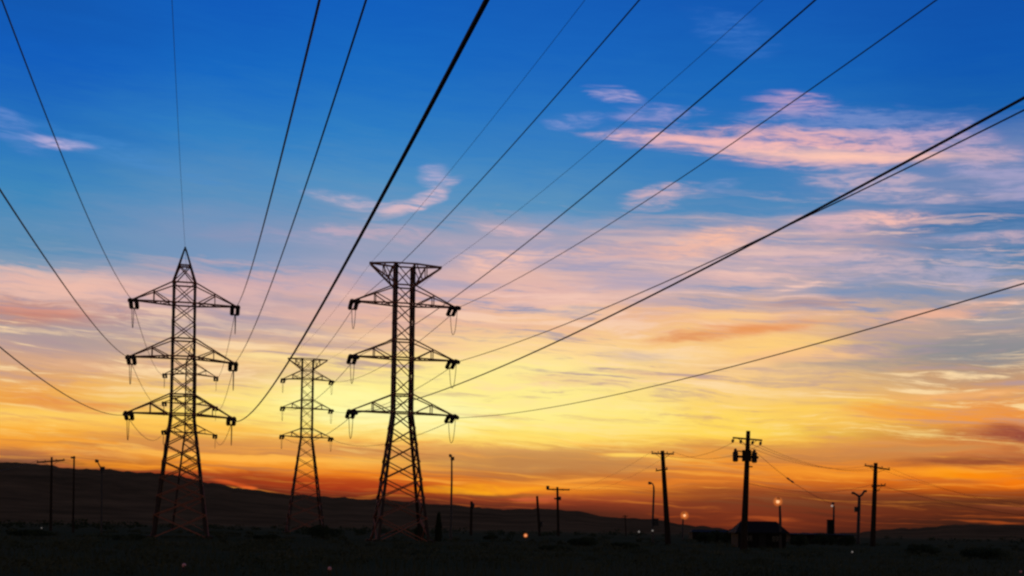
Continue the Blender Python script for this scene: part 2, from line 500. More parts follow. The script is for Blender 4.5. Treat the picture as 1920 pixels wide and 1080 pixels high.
def big_extra(t, base, D):
    for x0, y0, y1 in ((1378.5, 841, 866), (1414, 843, 868)):
        m = MB(); a = at(x0, y1, D); b = at(x0, y0, D)
        for p in (a, b): p.y -= .1
        m.tube([a, a.lerp(b, .05), a.lerp(b, .72), a.lerp(b, .75), a.lerp(b, .85), a.lerp(b, .86), b], [.16, .27, .27, .2, .12, .17, .08], 12)
        m.build('transformer', M['can'], t, base)
    m = MB()
    m.beam(at(1378, 856, D) - Vector((0, .3, 0)), at(1421, 858, D) - Vector((0, .3, 0)), .2, .22)
    m.beam(at(1380, 846, D) - Vector((0, .3, 0)), at(1412, 848, D) - Vector((0, .3, 0)), .1, .1)
    m.box(at(1399, 855, D) - Vector((0, .3, 0)), (.85, .3, 1.1))
    m.build('transformer_rack', M['wood'], t, base)
    m = MB(); m.beam(at(1398, 875, D) - Vector((0, .3, 0)), at(1410, 875.5, D) - Vector((0, .3, 0)), .12); m.build('bracket', M['wood'], t, base)
utility_pole('big', 1403, 808, 1394, 124, 'tallest utility pole with hanging insulators and two transformers, beside the house', [(1373, 821, 1428, 826)], (.2, .36), True, big_extra)
def right_extra(t, base, D):
    m = MB()
    pl, pr = at(1650, 918, D), at(1636, 925, D); m.beam(pl, pr, .1)
    m.build('brace', M['wood'], t, base)
utility_pole('right', 1642, 868, 1636, 182, 'utility pole with tilted cross arm and lower arm, farthest right', [(1620, 873, 1667, 881), (1633, 912.5, 1659, 910)], (.28, .4), False, right_extra)

# ------------------------------------------------------------------ street lamps
def street_lamp(label, pts_px, D, heads, r=(.1, .16), lit=None, box=None, group='street lamps'):
    """pts_px: list of shafts, each a list of pixel points from the ground up"""
    base = ground_at(pts_px[0][0][0], D)
    t = thing('street_lamp', base, label, 'street lamp', group)
    for i, sh in enumerate(pts_px):
        m = MB(); P = [at(x, y, D) for x, y in sh]
        if i == 0: P = [base - Vector((0, 0, .4))] + P
        n = len(P)
        rr = [r[1] + (r[0] - r[1]) * k / max(1, n - 1) for k in range(n)] if i == 0 else [r[0] * .8] * n
        m.tube(P, rr, 8)
        m.build('pole' if i == 0 else 'arm', M['metal'], t, base)
    for (x, y, dx) in heads:
        p = at(x, y, D); m = MB()
        w = abs(dx); sgn = 1 if dx > 0 else -1
        m.tube([p + Vector((-sgn * w * .5, 0, -.02)), p + Vector((-sgn * w * .25, 0, .0)), p + Vector((sgn * w * .3, 0, .02)), p + Vector((sgn * w * .5, 0, .0))], [.08, .2, .24, .06], 10)
        m.build('lamp_head', M['metal'], t, base)
    if box:
        x, y, w, h = box; m = MB(); m.box(at(x, y, D) + Vector((0, -.2, 0)), (w, .4, h)); m.build('control_box', M['can'], t, base)
    if lit:
        x, y, rr, mm, gl = lit; p = at(x, y, D)
        m = MB(); m.ball(p, rr, 14, 10); m.build('bulb', M[mm], t, base, True)
        if gl:
            m = MB(); m.ball(p, rr * gl, 20, 12); m.build('halo_globe', M['glow_orange'], t, base, True)  # added shell, imitates the halo around the bulb
    return t

street_lamp('dark street lamp with bent neck at the far left', [[(190, 980), (191, 879)], [(191, 881), (186, 872), (183, 866)]], 170, [(181.5, 864.5, -.5)], box=(193, 879, .55, .55))
street_lamp('tall thin street lamp right of the big flat topped pylon', [[(845, 1000), (847, 900), (847, 858)], [(847, 859), (845.5, 855)]], 180, [(844.5, 854.5, -.45)], (.11, .19), box=(848.5, 860, .5, .5))
street_lamp('street lamp with curved neck left of the leaning utility pole', [[(1224, 975), (1226, 920), (1225.5, 911)], [(1225.5, 912), (1224, 907.5), (1221, 905.5)]], 192, [(1218.5, 906, -.55)], (.12, .18), box=(1230, 979, .7, 1.1))
street_lamp('double headed street lamp with V shaped arms by the right utility pole', [[(1609, 1000), (1611, 940), (1611, 930)], [(1611, 931), (1607, 928), (1602.5, 925.5)], [(1611, 931), (1616, 928), (1620, 922)]], 225,
    [(1600, 924.5, -.7), (1622, 921, .7)], (.24, .34), box=(1604, 955, .5, .9))
street_lamp('brightest lit street lamp glowing orange above the house roof', [[(1463, 975), (1462, 947)]], 150, [(1459.5, 935.5, -.4)], (.12, .2), (1458.5, 940.5, .21, 'lit', 3.0))
street_lamp('lit street lamp glowing orange low beside the leaning pole', [[(1280, 990), (1281, 972)]], 240, [(1282.5, 962.5, .5)], (.14, .2), (1283.5, 966.5, .25, 'lit', 3.6))
street_lamp('dim street lamp rising behind the low shed chimney', [[(1563, 985), (1563.5, 948)]], 230, [(1562, 944, -.55)], (.16, .22), (1560, 948.5, .2, 'lit_dim', None))

# low lights in the field
def low_light(x, y, D, r, mm, label, glow=None):
    drop_ = -ray(x, y)[1]
    if drop_ > 0: D = min(D, 1.42 / drop_)
    r = r * D / 100.0 if D < 60 else r
    p = at(x, y, D); base = Vector((p.x, p.y, 0))
    t = thing('ground_light', base, label, 'lamp', 'small lights low in the dark field')
    m = MB(); m.tube([base - Vector((0, 0, .2)), Vector((p.x, p.y, max(p.z - r * .8, .05)))], .06, 8); m.build('post', M['metal'], t, base)
    m = MB(); m.ball(p, r, 12, 8); m.build('bulb', M[mm], t, base, True)
    if glow:
        m = MB(); m.ball(p, r * glow, 16, 10); m.build('halo_globe', M['glow_orange'], t, base, True)  # halo of the light, built as an added glowing shell
low_light(985.5, 1004, 190, .2, 'lit_orange', 'small bright orange light low in the field left of the bare leaning pole', 1.9)
low_light(1198, 997, 210, .16, 'lit_pale', 'small pale light low in the field left of the curved street lamp')
low_light(1223.5, 995, 170, .12, 'lit_pale', 'tiny pale light at the foot of the curved street lamp')
low_light(1598, 1035, 100, .07, 'lit_pale', 'tiny pale light low beside the double headed lamp')
low_light(345, 1060, 80, .16, 'lit_red', 'dim red light in the dark foreground below the pointed pylon')
low_light(618, 1066, 76, .15, 'lit_red', 'dim red light in the dark foreground between the two left pylons')
low_light(1914, 1072, 70, .1, 'lit_red', 'dim red light at the bottom right corner')
low_light(78, 990, 150, .07, 'lit_pale', 'tiny faint light in the dark at the far left')

# ------------------------------------------------------------------ local wires
def wire(P, Q, sag, r, label):
    n = 24
    pts = [P.lerp(Q, i / n) - Vector((0, 0, 4 * sag * (i / n) * (1 - i / n))) for i in range(n + 1)]
    return cable(pts, r, label, 'utility_wire', 'thin wires between the utility poles', 'wire')
pl = POLES
for i in (0, 2): wire(pl['leaning'][i + 1 if i else 0], pl['big'][i + 1 if i else 0], 1.1, .016, 'thin sagging wire from the leaning pole to the %s hanging insulator of the tallest pole' % ('left' if i == 0 else 'right'))
for i, w in ((1, 'left'), (2, 'middle'), (3, 'right')): wire(pl['big'][i], pl['right'][i], 1.3, .015, 'thin wire from the tallest pole to the %s insulator of the right pole' % w)
wire(at(1397, 905, 124), pl['right'][4], 1.0, .02, 'low telephone wire from the tallest pole to the lower arm of the right pole')
for i, y in ((0, 893), (3, 905)): wire(pl['right'][i], at(2150, y + 60, 150), 2.0, .014, 'thin wire from the %s end of the right pole leaving through the right edge' % ('left' if i == 0 else 'right'))
wire(pl['right'][5], at(2150, 985, 150), 1.2, .025, 'low wire from the lower arm of the right pole to the right edge')
for i, j, w in ((0, 0, 'left'), (3, 3, 'right')): wire(pl['small_t'][i], pl['leaning'][j], 2.2, .012, 'thin wire from the %s end of the small T pole to the leaning pole' % w)
wire(pl['far_left'][0], at(-150, 885, 150), 1.0, .03, 'wire sloping from the far left pole down out of the left edge')
DP, DQ = at(1418, 848, 124), at(1560, 945, 140)
drop = wire(DP, DQ, .5, .018, 'service wire slanting down right from the tallest pole to the shed')
m = MB(); q0, q1 = [DP.lerp(DQ, f) - Vector((0, 0, 2.0 * f * (1 - f))) for f in (.37, .47)]
m.tube([q0, q0.lerp(q1, .2), q0.lerp(q1, .5), q0.lerp(q1, .8), q1], [.03, .1, .06, .1, .03], 8); m.build('strain_insulator', M['insul'], drop, Vector(drop.location))

# ------------------------------------------------------------------ houses
def window(t, base, c, w, h):
    m = MB()
    for i in (-1, 1):
        m.box((c[0] + i * (w / 2 + .04), c[1], c[2]), (.08, .1, h + .16)); m.box((c[0], c[1], c[2] + i * (h / 2 + .04)), (w, .1, .08))
    m.box((c[0], c[1], c[2]), (.05, .08, h))
    f = m.build('window', M['trim'], t, base)
    m = MB(); m.box((c[0], c[1] + .02, c[2]), (w, .03, h)); m.build('pane', M['pane'], f, base)
def gable(t, base, x0, x1, y0, y1, ze, zr, hip, name='roof', over=.35):
    m = MB()
    a, b, c, d = (x0 - over, y0 - over, ze), (x1 + over, y0 - over, ze), (x1 + over, y1 + over, ze), (x0 - over, y1 + over, ze)
    ym = (y0 + y1) / 2
    e, f = (x0 - over + hip, ym, zr), (x1 + over - hip, ym, zr)
    th = .12
    low = [(p[0], p[1], p[2] - th) for p in (a, b, c, d)]
    m.add([a, b, c, d, e, f] + low, [(0, 1, 5, 4), (2, 3, 4, 5), (1, 2, 5), (3, 0, 4), (9, 8, 7, 6), (0, 6, 7, 1), (1, 7, 8, 2), (2, 8, 9, 3), (3, 9, 6, 0)])
    return m.build(name, M['roof'], t, base)
def house(label, xl, xr, y_ridge, D, ze, depth, hip, chimney_px=None, name='house', cat='house'):
    a, b = at(xl, 985, D), at(xr, 985, D)
    zr = at((xl + xr) / 2, y_ridge, D).z
    base = Vector(((a.x + b.x) / 2, D + depth / 2, 0))
    t = thing(name, base, label, cat)
    x0, x1, y0, y1 = a.x + .35, b.x - .35, D, D + depth
    m = MB(); m.box(((x0 + x1) / 2, (y0 + y1) / 2, (ze - .125) / 2), (x1 - x0, y1 - y0, ze - .125)); m.build('wall', M['wall'], t, base)
    rf = gable(t, base, x0, x1, y0, y1, ze, zr, hip)
    w = x1 - x0
    window(t, base, (x0 + w * .22, y0 - .05, ze * .6), .8, ze * .36); window(t, base, (x0 + w * .78, y0 - .05, ze * .6), .8, ze * .36)
    m = MB(); m.box((x0 + w * .5, y0 - .04, ze * .45), (.85, .08, ze * .88)); dr = m.build('door', M['trim'], t, base)
    m = MB(); m.ball((x0 + w * .5 + .34, y0 - .11, .95), .04, 8, 6); m.build('handle', M['metal'], dr, base)
    if chimney_px:
        x, y, wpx = chimney_px; p = at(x, y, D + depth / 2); ww = wpx / F * D
        m = MB(); m.box((p.x, p.y, (p.z + ze) / 2), (ww, ww, p.z - ze)); m.box((p.x, p.y, p.z), (ww + .1, ww + .1, .12))
        m.build('chimney', M['wall'], rf, base)
    return t
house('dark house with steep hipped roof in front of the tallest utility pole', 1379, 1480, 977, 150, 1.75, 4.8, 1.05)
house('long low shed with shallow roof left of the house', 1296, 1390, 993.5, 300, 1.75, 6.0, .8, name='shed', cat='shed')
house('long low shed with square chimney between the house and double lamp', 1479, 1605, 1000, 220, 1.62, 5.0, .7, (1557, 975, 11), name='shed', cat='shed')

# ------------------------------------------------------------------ trees and shrubs
def leaf_cloud(m, c, rad, n, size, rnd, keep=lambda p: True):
    for _ in range(n):
        while True:
            p = Vector((rnd.uniform(-1, 1), rnd.uniform(-1, 1), rnd.uniform(-1, 1)))
            if 0.15 < p.length < 1: break
        p = Vector((c[0] + p.x * rad[0], c[1] + p.y * rad[1], c[2] + p.z * rad[2]))
        if p.z < 0.02: continue
        a = Vector((rnd.uniform(-1, 1), rnd.uniform(-1, 1), rnd.uniform(-1, 1))).normalized()
        b = a.orthogonal().normalized()
        s = size * rnd.uniform(.6, 1.3)
        m.add([p - a * s, p - b * s * .5, p + a * s, p + b * s * .5], [(0, 1, 2, 3)])
def tree(x, y_top, w_px, D, label, name='shrub', cat='shrub', seed=1, group='shrubs and trees in the dark field'):
    rnd = random.Random(seed)
    base = ground_at(x, D); zt = at(x, y_top, D).z
    hw_ = w_px / F * D / 2
    t = thing(name, base, label, cat, group)
    m = MB()
    for k in range(5):
        an = rnd.uniform(0, 6.28); rr = hw_ * rnd.uniform(.15, .6)
        tip = base + Vector((math.cos(an) * rr, math.sin(an) * rr, zt * rnd.uniform(.6, .85)))
        fork = base + Vector((math.cos(an) * rr * .15, math.sin(an) * rr * .15, zt * .3))
        m.tube([base - Vector((0, 0, .2)), fork, fork.lerp(tip, .5) + Vector((0, 0, .1)), tip], [.035 * zt, .025 * zt, .015 * zt, .006 * zt], 6)
    m.build('trunk' if cat == 'tree' else 'stems', M['bark'], t, base)
    m = MB(); nb = 9 if cat != 'cypress' else 7
    for k in range(nb):
        f = rnd.random()
        if name == 'slim_tree':
            z = zt * (.12 + .78 * k / (nb - 1)); r = hw_ * (1 - .6 * k / nb)
            leaf_cloud(m, (base.x, base.y, z), (r, r, zt * .14), 170, .09 + zt * .012, rnd)
        else:
            an = rnd.uniform(0, 6.28); rr = hw_ * math.sqrt(f) * .7
            top = zt * (1 - .35 * f)
            r = hw_ * rnd.uniform(.28, .5); rz = min(top * .42, r * 1.1)
            leaf_cloud(m, (base.x + math.cos(an) * rr, base.y + math.sin(an) * rr, top - rz), (r, r, rz), 190, .07 + zt * .022, rnd)
    leaf_cloud(m, (base.x, base.y, zt * .4), (hw_ * .9, hw_ * .9, zt * .42), 420, .07 + zt * .022, rnd)
    m.build('crown' if cat == 'tree' else 'foliage', M['leaf'], t, base)
    return t
tree(605, 983, 74, 170, 'broad rounded dark tree at the foot of the small distant pylon', 'round_tree', 'tree', 3)
tree(1095, 1005, 62, 130, 'dark rounded shrub right of the small T shaped pole', seed=4)
tree(921, 1002, 30, 190, 'small dark shrub right of the short pole stump', seed=5)
tree(822, 962, 14, 150, 'slim upright dark tree between big pylon and thin lamp', 'slim_tree', 'tree', 6)
tree(786, 985, 22, 160, 'dark bush hugging the right foot of the big flat topped pylon', seed=7)
tree(1322, 995, 40, 190, 'dark bush in front of the left end of the long low shed', seed=8)
tree(1372, 989, 40, 165, 'ragged dark bush between the low shed and the steep house', seed=18)
tree(1345, 993, 50, 210, 'wide dark bush in front of the middle of the long low shed', seed=19)
tree(1545, 998, 56, 200, 'dark bush just left of the square chimney', seed=20)
tree(1500, 1000, 44, 170, 'dark bush just right of the steep house', seed=9)
tree(1588, 1001, 44, 180, 'dark bush at the right end of the chimney shed', seed=10)
tree(1040, 1022, 70, 100, 'wide low dark shrub below the small T shaped pole', seed=11)
tree(500, 1000, 50, 140, 'dark shrub left of the broad rounded tree', seed=12)
tree(60, 992, 90, 130, 'wide dark shrub at the left edge under the far left pole', seed=13)
tree(1730, 1018, 80, 110, 'wide low dark shrub right of the farthest right utility pole', seed=14)
tree(1850, 1025, 110, 95, 'large low dark shrub near the bottom right corner', seed=15)
tree(1170, 1015, 60, 115, 'dark low shrub below the thin faint pole', seed=16)
tree(240, 1000, 70, 120, 'dark low shrub just left of the pointed pylon feet', seed=17)

# ------------------------------------------------------------------ ground, scrub, hills
def vnoise(x, y, s=0):
    def h(i, j):
        n = (i * 374761393 + j * 668265263 + s * 974711) & 0xffffffff
        n = ((n ^ (n >> 13)) * 1274126177) & 0xffffffff
        return ((n ^ (n >> 16)) & 0xffff) / 65535.0
    i, j = math.floor(x), math.floor(y); u, v = x - i, y - j
    u = u * u * (3 - 2 * u); v = v * v * (3 - 2 * v)
    return (h(i, j) * (1 - u) + h(i + 1, j) * u) * (1 - v) + (h(i, j + 1) * (1 - u) + h(i + 1, j + 1) * u) * v
def fbm(x, y, o=4, s=0):
    a, t, n = .5, 0, 0
    for k in range(o):
        t += a * vnoise(x, y, s + k); n += a; a *= .5; x *= 2.03; y *= 2.03
    return t / n

m = MB(); NA = 180
radii = [1.5 * (1.09 ** i) for i in range(120)]
radii = [r for r in radii if r < 45000]
vs = [(0, 0, 0)]
for r in radii:
    for k in range(NA):
        a = 2 * math.pi * k / NA
        x, y = r * math.sin(a), r * math.cos(a)
        z = (fbm(x / 14, y / 14, 3, 5) - .5) * .3 if r < 400 else 0
        vs.append((x, y, z))
fs = [(0, 1 + (k + 1) % NA, 1 + k) for k in range(NA)]
for i in range(len(radii) - 1):
    for k in range(NA):
        a = 1 + i * NA + k; b = 1 + i * NA + (k + 1) % NA
        fs.append((a, b, b + NA, a + NA))
m.add(vs, fs)
gm = bpy.data.materials.new('field_soil'); gm.use_nodes = True
nt = gm.node_tree; b = nt.nodes['Principled BSDF']
tc = nt.nodes.new('ShaderNodeTexCoord')
n1 = nt.nodes.new('ShaderNodeTexNoise'); n1.inputs['Scale'].default_value = .05; n1.inputs['Detail'].default_value = 8
n2 = nt.nodes.new('ShaderNodeTexNoise'); n2.inputs['Scale'].default_value = 1.3; n2.inputs['Detail'].default_value = 6
r1 = nt.nodes.new('ShaderNodeValToRGB')
r1.color_ramp.elements[0].position = .35; r1.color_ramp.elements[0].color = (.045, .058, .028, 1)
r1.color_ramp.elements[1].position = .7; r1.color_ramp.elements[1].color = (.10, .085, .045, 1)
ad = nt.nodes.new('ShaderNodeMath'); ad.operation = 'MULTIPLY_ADD'; ad.inputs[1].default_value = .4
nt.links.new(tc.outputs['Object'], n1.inputs['Vector']); nt.links.new(tc.outputs['Object'], n2.inputs['Vector'])
sb = nt.nodes.new('ShaderNodeMath'); sb.operation = 'MULTIPLY_ADD'; sb.inputs[1].default_value = .6
nt.links.new(n2.outputs['Fac'], ad.inputs[0])
nt.links.new(n1.outputs['Fac'], sb.inputs[0]); nt.links.new(ad.outputs[0], sb.inputs[2]); ad.inputs[2].default_value = 0
nt.links.new(sb.outputs[0], r1.inputs['Fac'])
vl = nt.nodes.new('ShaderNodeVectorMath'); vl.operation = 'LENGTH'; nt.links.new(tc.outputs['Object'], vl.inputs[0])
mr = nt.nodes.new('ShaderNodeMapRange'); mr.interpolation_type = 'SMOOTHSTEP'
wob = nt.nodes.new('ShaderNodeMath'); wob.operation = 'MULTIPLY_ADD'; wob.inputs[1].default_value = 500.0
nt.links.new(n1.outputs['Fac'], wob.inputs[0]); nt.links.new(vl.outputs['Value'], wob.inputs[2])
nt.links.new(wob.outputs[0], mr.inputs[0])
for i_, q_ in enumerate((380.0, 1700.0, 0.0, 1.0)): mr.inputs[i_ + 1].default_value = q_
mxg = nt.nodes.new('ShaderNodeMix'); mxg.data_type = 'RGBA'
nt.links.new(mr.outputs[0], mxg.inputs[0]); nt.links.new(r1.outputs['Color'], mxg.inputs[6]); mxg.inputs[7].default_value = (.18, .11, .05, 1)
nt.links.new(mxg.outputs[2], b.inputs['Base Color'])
b.inputs['Roughness'].default_value = 1.0; b.inputs['Specular IOR Level'].default_value = 0.0
tag(m.build('ground', gm, None, None, True), kind='structure')

rnd = random.Random(21)
m = MB()
for _ in range(760):
    Y = 40 + 210 * rnd.random() ** 1.5; X = rnd.uniform(-.46, .46) * Y
    h = rnd.uniform(.15, .6); w = rnd.uniform(.4, 1.3)
    if fbm(X / 25, Y / 25, 3, 9) < .42: continue
    leaf_cloud(m, (X, Y, h * .4), (w, w, h * .6), 55, .04 + .0008 * Y, rnd)
for _ in range(9000):
    Y = 38 + 120 * rnd.random() ** 1.3; X = rnd.uniform(-.46, .46) * Y
    h = rnd.uniform(.2, .55); dx, dy = rnd.uniform(-.15, .15), rnd.uniform(-.15, .15)
    a = rnd.uniform(0, 3.14); wx, wy = math.cos(a) * .03, math.sin(a) * .03
    m.add([(X - wx, Y - wy, -.1), (X + wx, Y + wy, -.1), (X + dx, Y + dy, h)], [(0, 1, 2)])
tag(m.build('scrub', M['scrub']), label='low dark scrub and dry grass covering the field', kind='stuff')

m = MB(); rnd = random.Random(5)
for _ in range(420):
    Y = rnd.uniform(230, 620); X = rnd.uniform(-.46, .46) * Y
    if fbm(X / 60, Y / 90, 3, 77) < .47: continue
    h = rnd.uniform(.5, 1.9) * (1.5 if rnd.random() < .12 else 1); w = h * rnd.uniform(.7, 1.8)
    leaf_cloud(m, (X, Y, h * .42), (w, w, h * .58), 46, .16 + h * .09, rnd)
tag(m.build('undergrowth', M['leaf']), label='ragged dark bushes scattered across the far edge of the field', kind='stuff')

SKY_LINE = [(-400, 842), (-200, 852), (0, 868), (60, 872), (120, 877), (200, 882), (300, 890), (400, 904), (470, 916), (540, 925), (620, 933), (700, 936), (770, 941), (830, 949), (900, 953), (960, 956), (1020, 955), (1080, 958),
            (1150, 968), (1220, 973), (1300, 986), (1400, 996), (1500, 1001), (1600, 999), (1700, 990), (1800, 984), (1920, 985), (2100, 985), (2400, 990)]
RID = 4200.0
def ridge_h(az):
    x = CX + F * math.tan(az)
    pts = SKY_LINE
    x = max(pts[0][0], min(pts[-1][0], x))
    for (x0, y0), (x1, y1) in zip(pts[:-1], pts[1:]):
        if x <= x1:
            f = (x - x0) / (x1 - x0); f = f * f * (3 - 2 * f)
            y = y0 + (y1 - y0) * f; break
    u, v = ray(x, y)
    return max(EYE + v * RID * math.cos(az), 6.0)
m = MB(); vs = []; fs = []
NAZ, NR = 420, 34
for i in range(NAZ + 1):
    az = R(-42) + R(78) * i / NAZ
    H = ridge_h(az); H *= 1 + .10 * (fbm(az * 55, 3.3, 4, 12) - .5); H += 9 * (fbm(az * 260, 7.7, 3, 41) - .5)
    for j in range(NR + 1):
        r = 1500 + (8200 - 1500) * (j / NR)
        if r <= RID: s = max(0.0, (r - 1500) / (RID - 1500)); s = s * s * (3 - 2 * s) * (r / RID)
        else: s = max(0.0, 1 - (r - RID) / 4000.0); s = s * s * (3 - 2 * s)
        x, y = r * math.sin(az), r * math.cos(az)
        n = fbm(x / 420, y / 420, 5, 31) - .5
        z = H * s * (1 + .5 * n * (1 - .55 * math.exp(-((r - RID) / 500) ** 2))) - 4 * (1 - s)
        vs.append((x, y, z))
for i in range(NAZ):
    for j in range(NR):
        a = i * (NR + 1) + j
        fs.append((a, a + NR + 1, a + NR + 2, a + 1))
m.add(vs, fs)
M['hill'] = mat('hillside', (0.10, 0.06, 0.028), (0.24, 0.13, 0.056), .006, 1.0, 0.0)
tag(m.build('hills', M['hill'], None, None, True), kind='structure')

# ------------------------------------------------------------------ sky
def UV(x, y):
    u, v = ray(x, y)
    return math.atan(u) * F, math.atan2(v, math.hypot(1, u)) * F
world = bpy.data.worlds.new("World"); sc.world = world; world.use_nodes = True
wt = world.node_tree; wt.nodes.clear()
def N(kind, **kw):
    n = wt.nodes.new('ShaderNode' + kind)
    for k, v in kw.items(): setattr(n, k, v)
    return n
def L(a, b): wt.links.new(a, b)
def math_(op, a, b=None, c=None, clamp=False):
    n = N('Math', operation=op, use_clamp=clamp)
    for i, v in enumerate((a, b, c)):
        if v is None: continue
        if isinstance(v, (int, float)): n.inputs[i].default_value = v
        else: L(v, n.inputs[i])
    return n.outputs[0]
def mixc(f, a, b, blend='MIX'):
    n = N('Mix', data_type='RGBA', blend_type=blend)
    for i, v in ((0, f), (6, a), (7, b)):
        if isinstance(v, (int, float)): n.inputs[i].default_value = v
        elif isinstance(v, tuple): n.inputs[i].default_value = (*v, 1)
        else: L(v, n.inputs[i])
    return n.outputs[2]
def mapr(v, a, b, c, d, smooth=True):
    n = N('MapRange', interpolation_type='SMOOTHSTEP' if smooth else 'LINEAR')
    L(v, n.inputs[0])
    for i, q in enumerate((a, b, c, d)): n.inputs[i + 1].default_value = q
    return n.outputs[0]
def vmul(v, s):
    n = N('VectorMath', operation='MULTIPLY'); L(v, n.inputs[0]); n.inputs[1].default_value = s; return n.outputs[0]
def vadd(a, b):
    n = N('VectorMath', operation='ADD'); L(a, n.inputs[0])
    if isinstance(b, tuple): n.inputs[1].default_value = b
    else: L(b, n.inputs[1])
    return n.outputs[0]
def noise(v, detail=6, rough=.6, dist=0.0):
    n = N('TexNoise'); L(v, n.inputs['Vector']); n.inputs['Scale'].default_value = 1.0
    n.inputs['Detail'].default_value = detail; n.inputs['Roughness'].default_value = rough; n.inputs['Distortion'].default_value = dist
    return n
tcw = N('TexCoord'); sep = N('SeparateXYZ'); L(tcw.outputs['Generated'], sep.inputs[0])
az = math_('ARCTAN2', sep.outputs[0], sep.outputs[1]); el = math_('ARCSINE', sep.outputs[2])
U = math_('MULTIPLY', az, F); V = math_('MULTIPLY', el, F)
cmb = N('CombineXYZ'); L(U, cmb.inputs[0]); L(V, cmb.inputs[1]); P = cmb.outputs[0]
# streaks tilt down to the right a little
rot = N('Mapping'); L(P, rot.inputs[0]); rot.inputs['Rotation'].default_value = (0, 0, R(4))
nA = noise(vmul(rot.outputs[0], (1 / 330, 1 / 75, 1)), 4, .55)
wv = vmul(vadd(nA.outputs['Color'], (-.5, -.5, -.5)), (120, 46, 0))
Pw = vadd(P, wv)
Pr = N('Mapping'); L(Pw, Pr.inputs[0]); Pr.inputs['Rotation'].default_value = (0, 0, R(3))
nB = noise(vmul(Pr.outputs[0], (1 / 210, 1 / 24, 1)), 9, .68)
nC = noise(vmul(Pr.outputs[0], (1 / 85, 1 / 9, 1)), 6, .66, .3)
nD = noise(vmul(Pr.outputs[0], (1 / 95, 1 / 15, 1)), 6, .6, .8)
tex = math_('ADD', math_('MULTIPLY', nB.outputs['Fac'], .65), math_('MULTIPLY', nC.outputs['Fac'], .35))
texc = math_('SUBTRACT', tex, .5)

COLS = [
 (60, [(0,(12,80,178)),(100,(14,92,195)),(250,(42,120,192)),(350,(62,135,188)),(450,(92,142,182)),(505,(130,155,182)),(530,(225,180,170)),(556,(222,180,168)),(585,(195,140,125)),(615,(170,152,155)),(650,(190,158,150)),(690,(215,165,125)),(720,(238,170,90)),(755,(240,165,70)),(780,(255,205,100)),(805,(250,175,62)),(830,(242,155,52)),(848,(212,128,62)),(858,(165,98,58)),(868,(100,60,44)),(890,(60,38,32))]),
 (420, [(0,(10,88,195)),(120,(22,110,205)),(250,(55,135,200)),(360,(92,145,190)),(440,(122,148,186)),(490,(120,150,188)),(525,(205,170,175)),(560,(200,168,170)),(610,(185,160,165)),(645,(215,175,150)),(668,(245,200,140)),(700,(225,180,140)),(735,(252,212,120)),(770,(255,228,120)),(800,(252,200,88)),(828,(225,155,75)),(845,(205,135,75)),(858,(250,165,55)),(878,(232,130,34)),(888,(175,70,28)),(900,(125,44,25)),(912,(85,32,24))]),
 (700, [(0,(12,95,200)),(120,(25,115,208)),(250,(52,135,203)),(340,(85,148,196)),(400,(108,150,190)),(440,(140,155,184)),(500,(160,160,186)),(545,(215,175,172)),(600,(228,180,160)),(640,(240,195,150)),(680,(252,220,140)),(720,(255,236,148)),(765,(255,246,160)),(800,(255,232,125)),(822,(252,205,100)),(835,(235,170,85)),(852,(215,145,78)),(866,(252,185,75)),(886,(238,132,30)),(902,(200,82,26)),(916,(165,52,25)),(930,(105,36,24)),(942,(62,29,24))]),
 (1000, [(0,(18,92,192)),(100,(26,106,202)),(200,(45,125,203)),(300,(66,137,196)),(390,(92,148,190)),(440,(165,160,182)),(480,(165,160,186)),(520,(225,182,172)),(560,(225,180,172)),(610,(240,190,150)),(655,(255,218,150)),(690,(255,230,150)),(730,(255,236,145)),(775,(255,236,135)),(808,(255,226,110)),(824,(255,222,108)),(835,(250,200,95)),(843,(212,158,88)),(880,(186,122,66)),(897,(192,114,52)),(908,(238,142,42)),(924,(232,128,32)),(936,(165,68,34)),(948,(112,44,30)),(962,(60,30,25))]),
 (1400, [(0,(16,82,182)),(150,(28,110,196)),(250,(48,122,192)),(330,(62,130,188)),(400,(82,138,186)),(450,(200,170,175)),(500,(192,170,180)),(550,(190,168,172)),(595,(240,185,140)),(640,(248,195,125)),(690,(245,200,140)),(740,(250,205,120)),(780,(255,215,98)),(812,(255,215,88)),(828,(250,190,75)),(840,(215,148,72)),(856,(238,155,60)),(870,(240,144,44)),(896,(222,120,36)),(918,(165,80,36)),(938,(124,58,32)),(960,(122,50,28)),(982,(108,42,25)),(1003,(80,34,24))]),
 (1860, [(0,(6,66,165)),(100,(8,80,176)),(200,(25,98,176)),(270,(110,135,182)),(350,(120,140,182)),(400,(66,115,168)),(500,(92,132,172)),(560,(165,155,160)),(610,(165,152,152)),(660,(142,140,142)),(700,(185,150,122)),(745,(225,160,95)),(785,(238,145,60)),(815,(185,100,60)),(838,(215,130,65)),(862,(175,95,55)),(885,(232,126,28)),(908,(225,108,18)),(924,(165,74,22)),(940,(100,50,27)),(960,(98,42,23)),(978,(62,31,22)),(1000,(36,23,18))]),
]
LO, HI = -40.0, 980.0
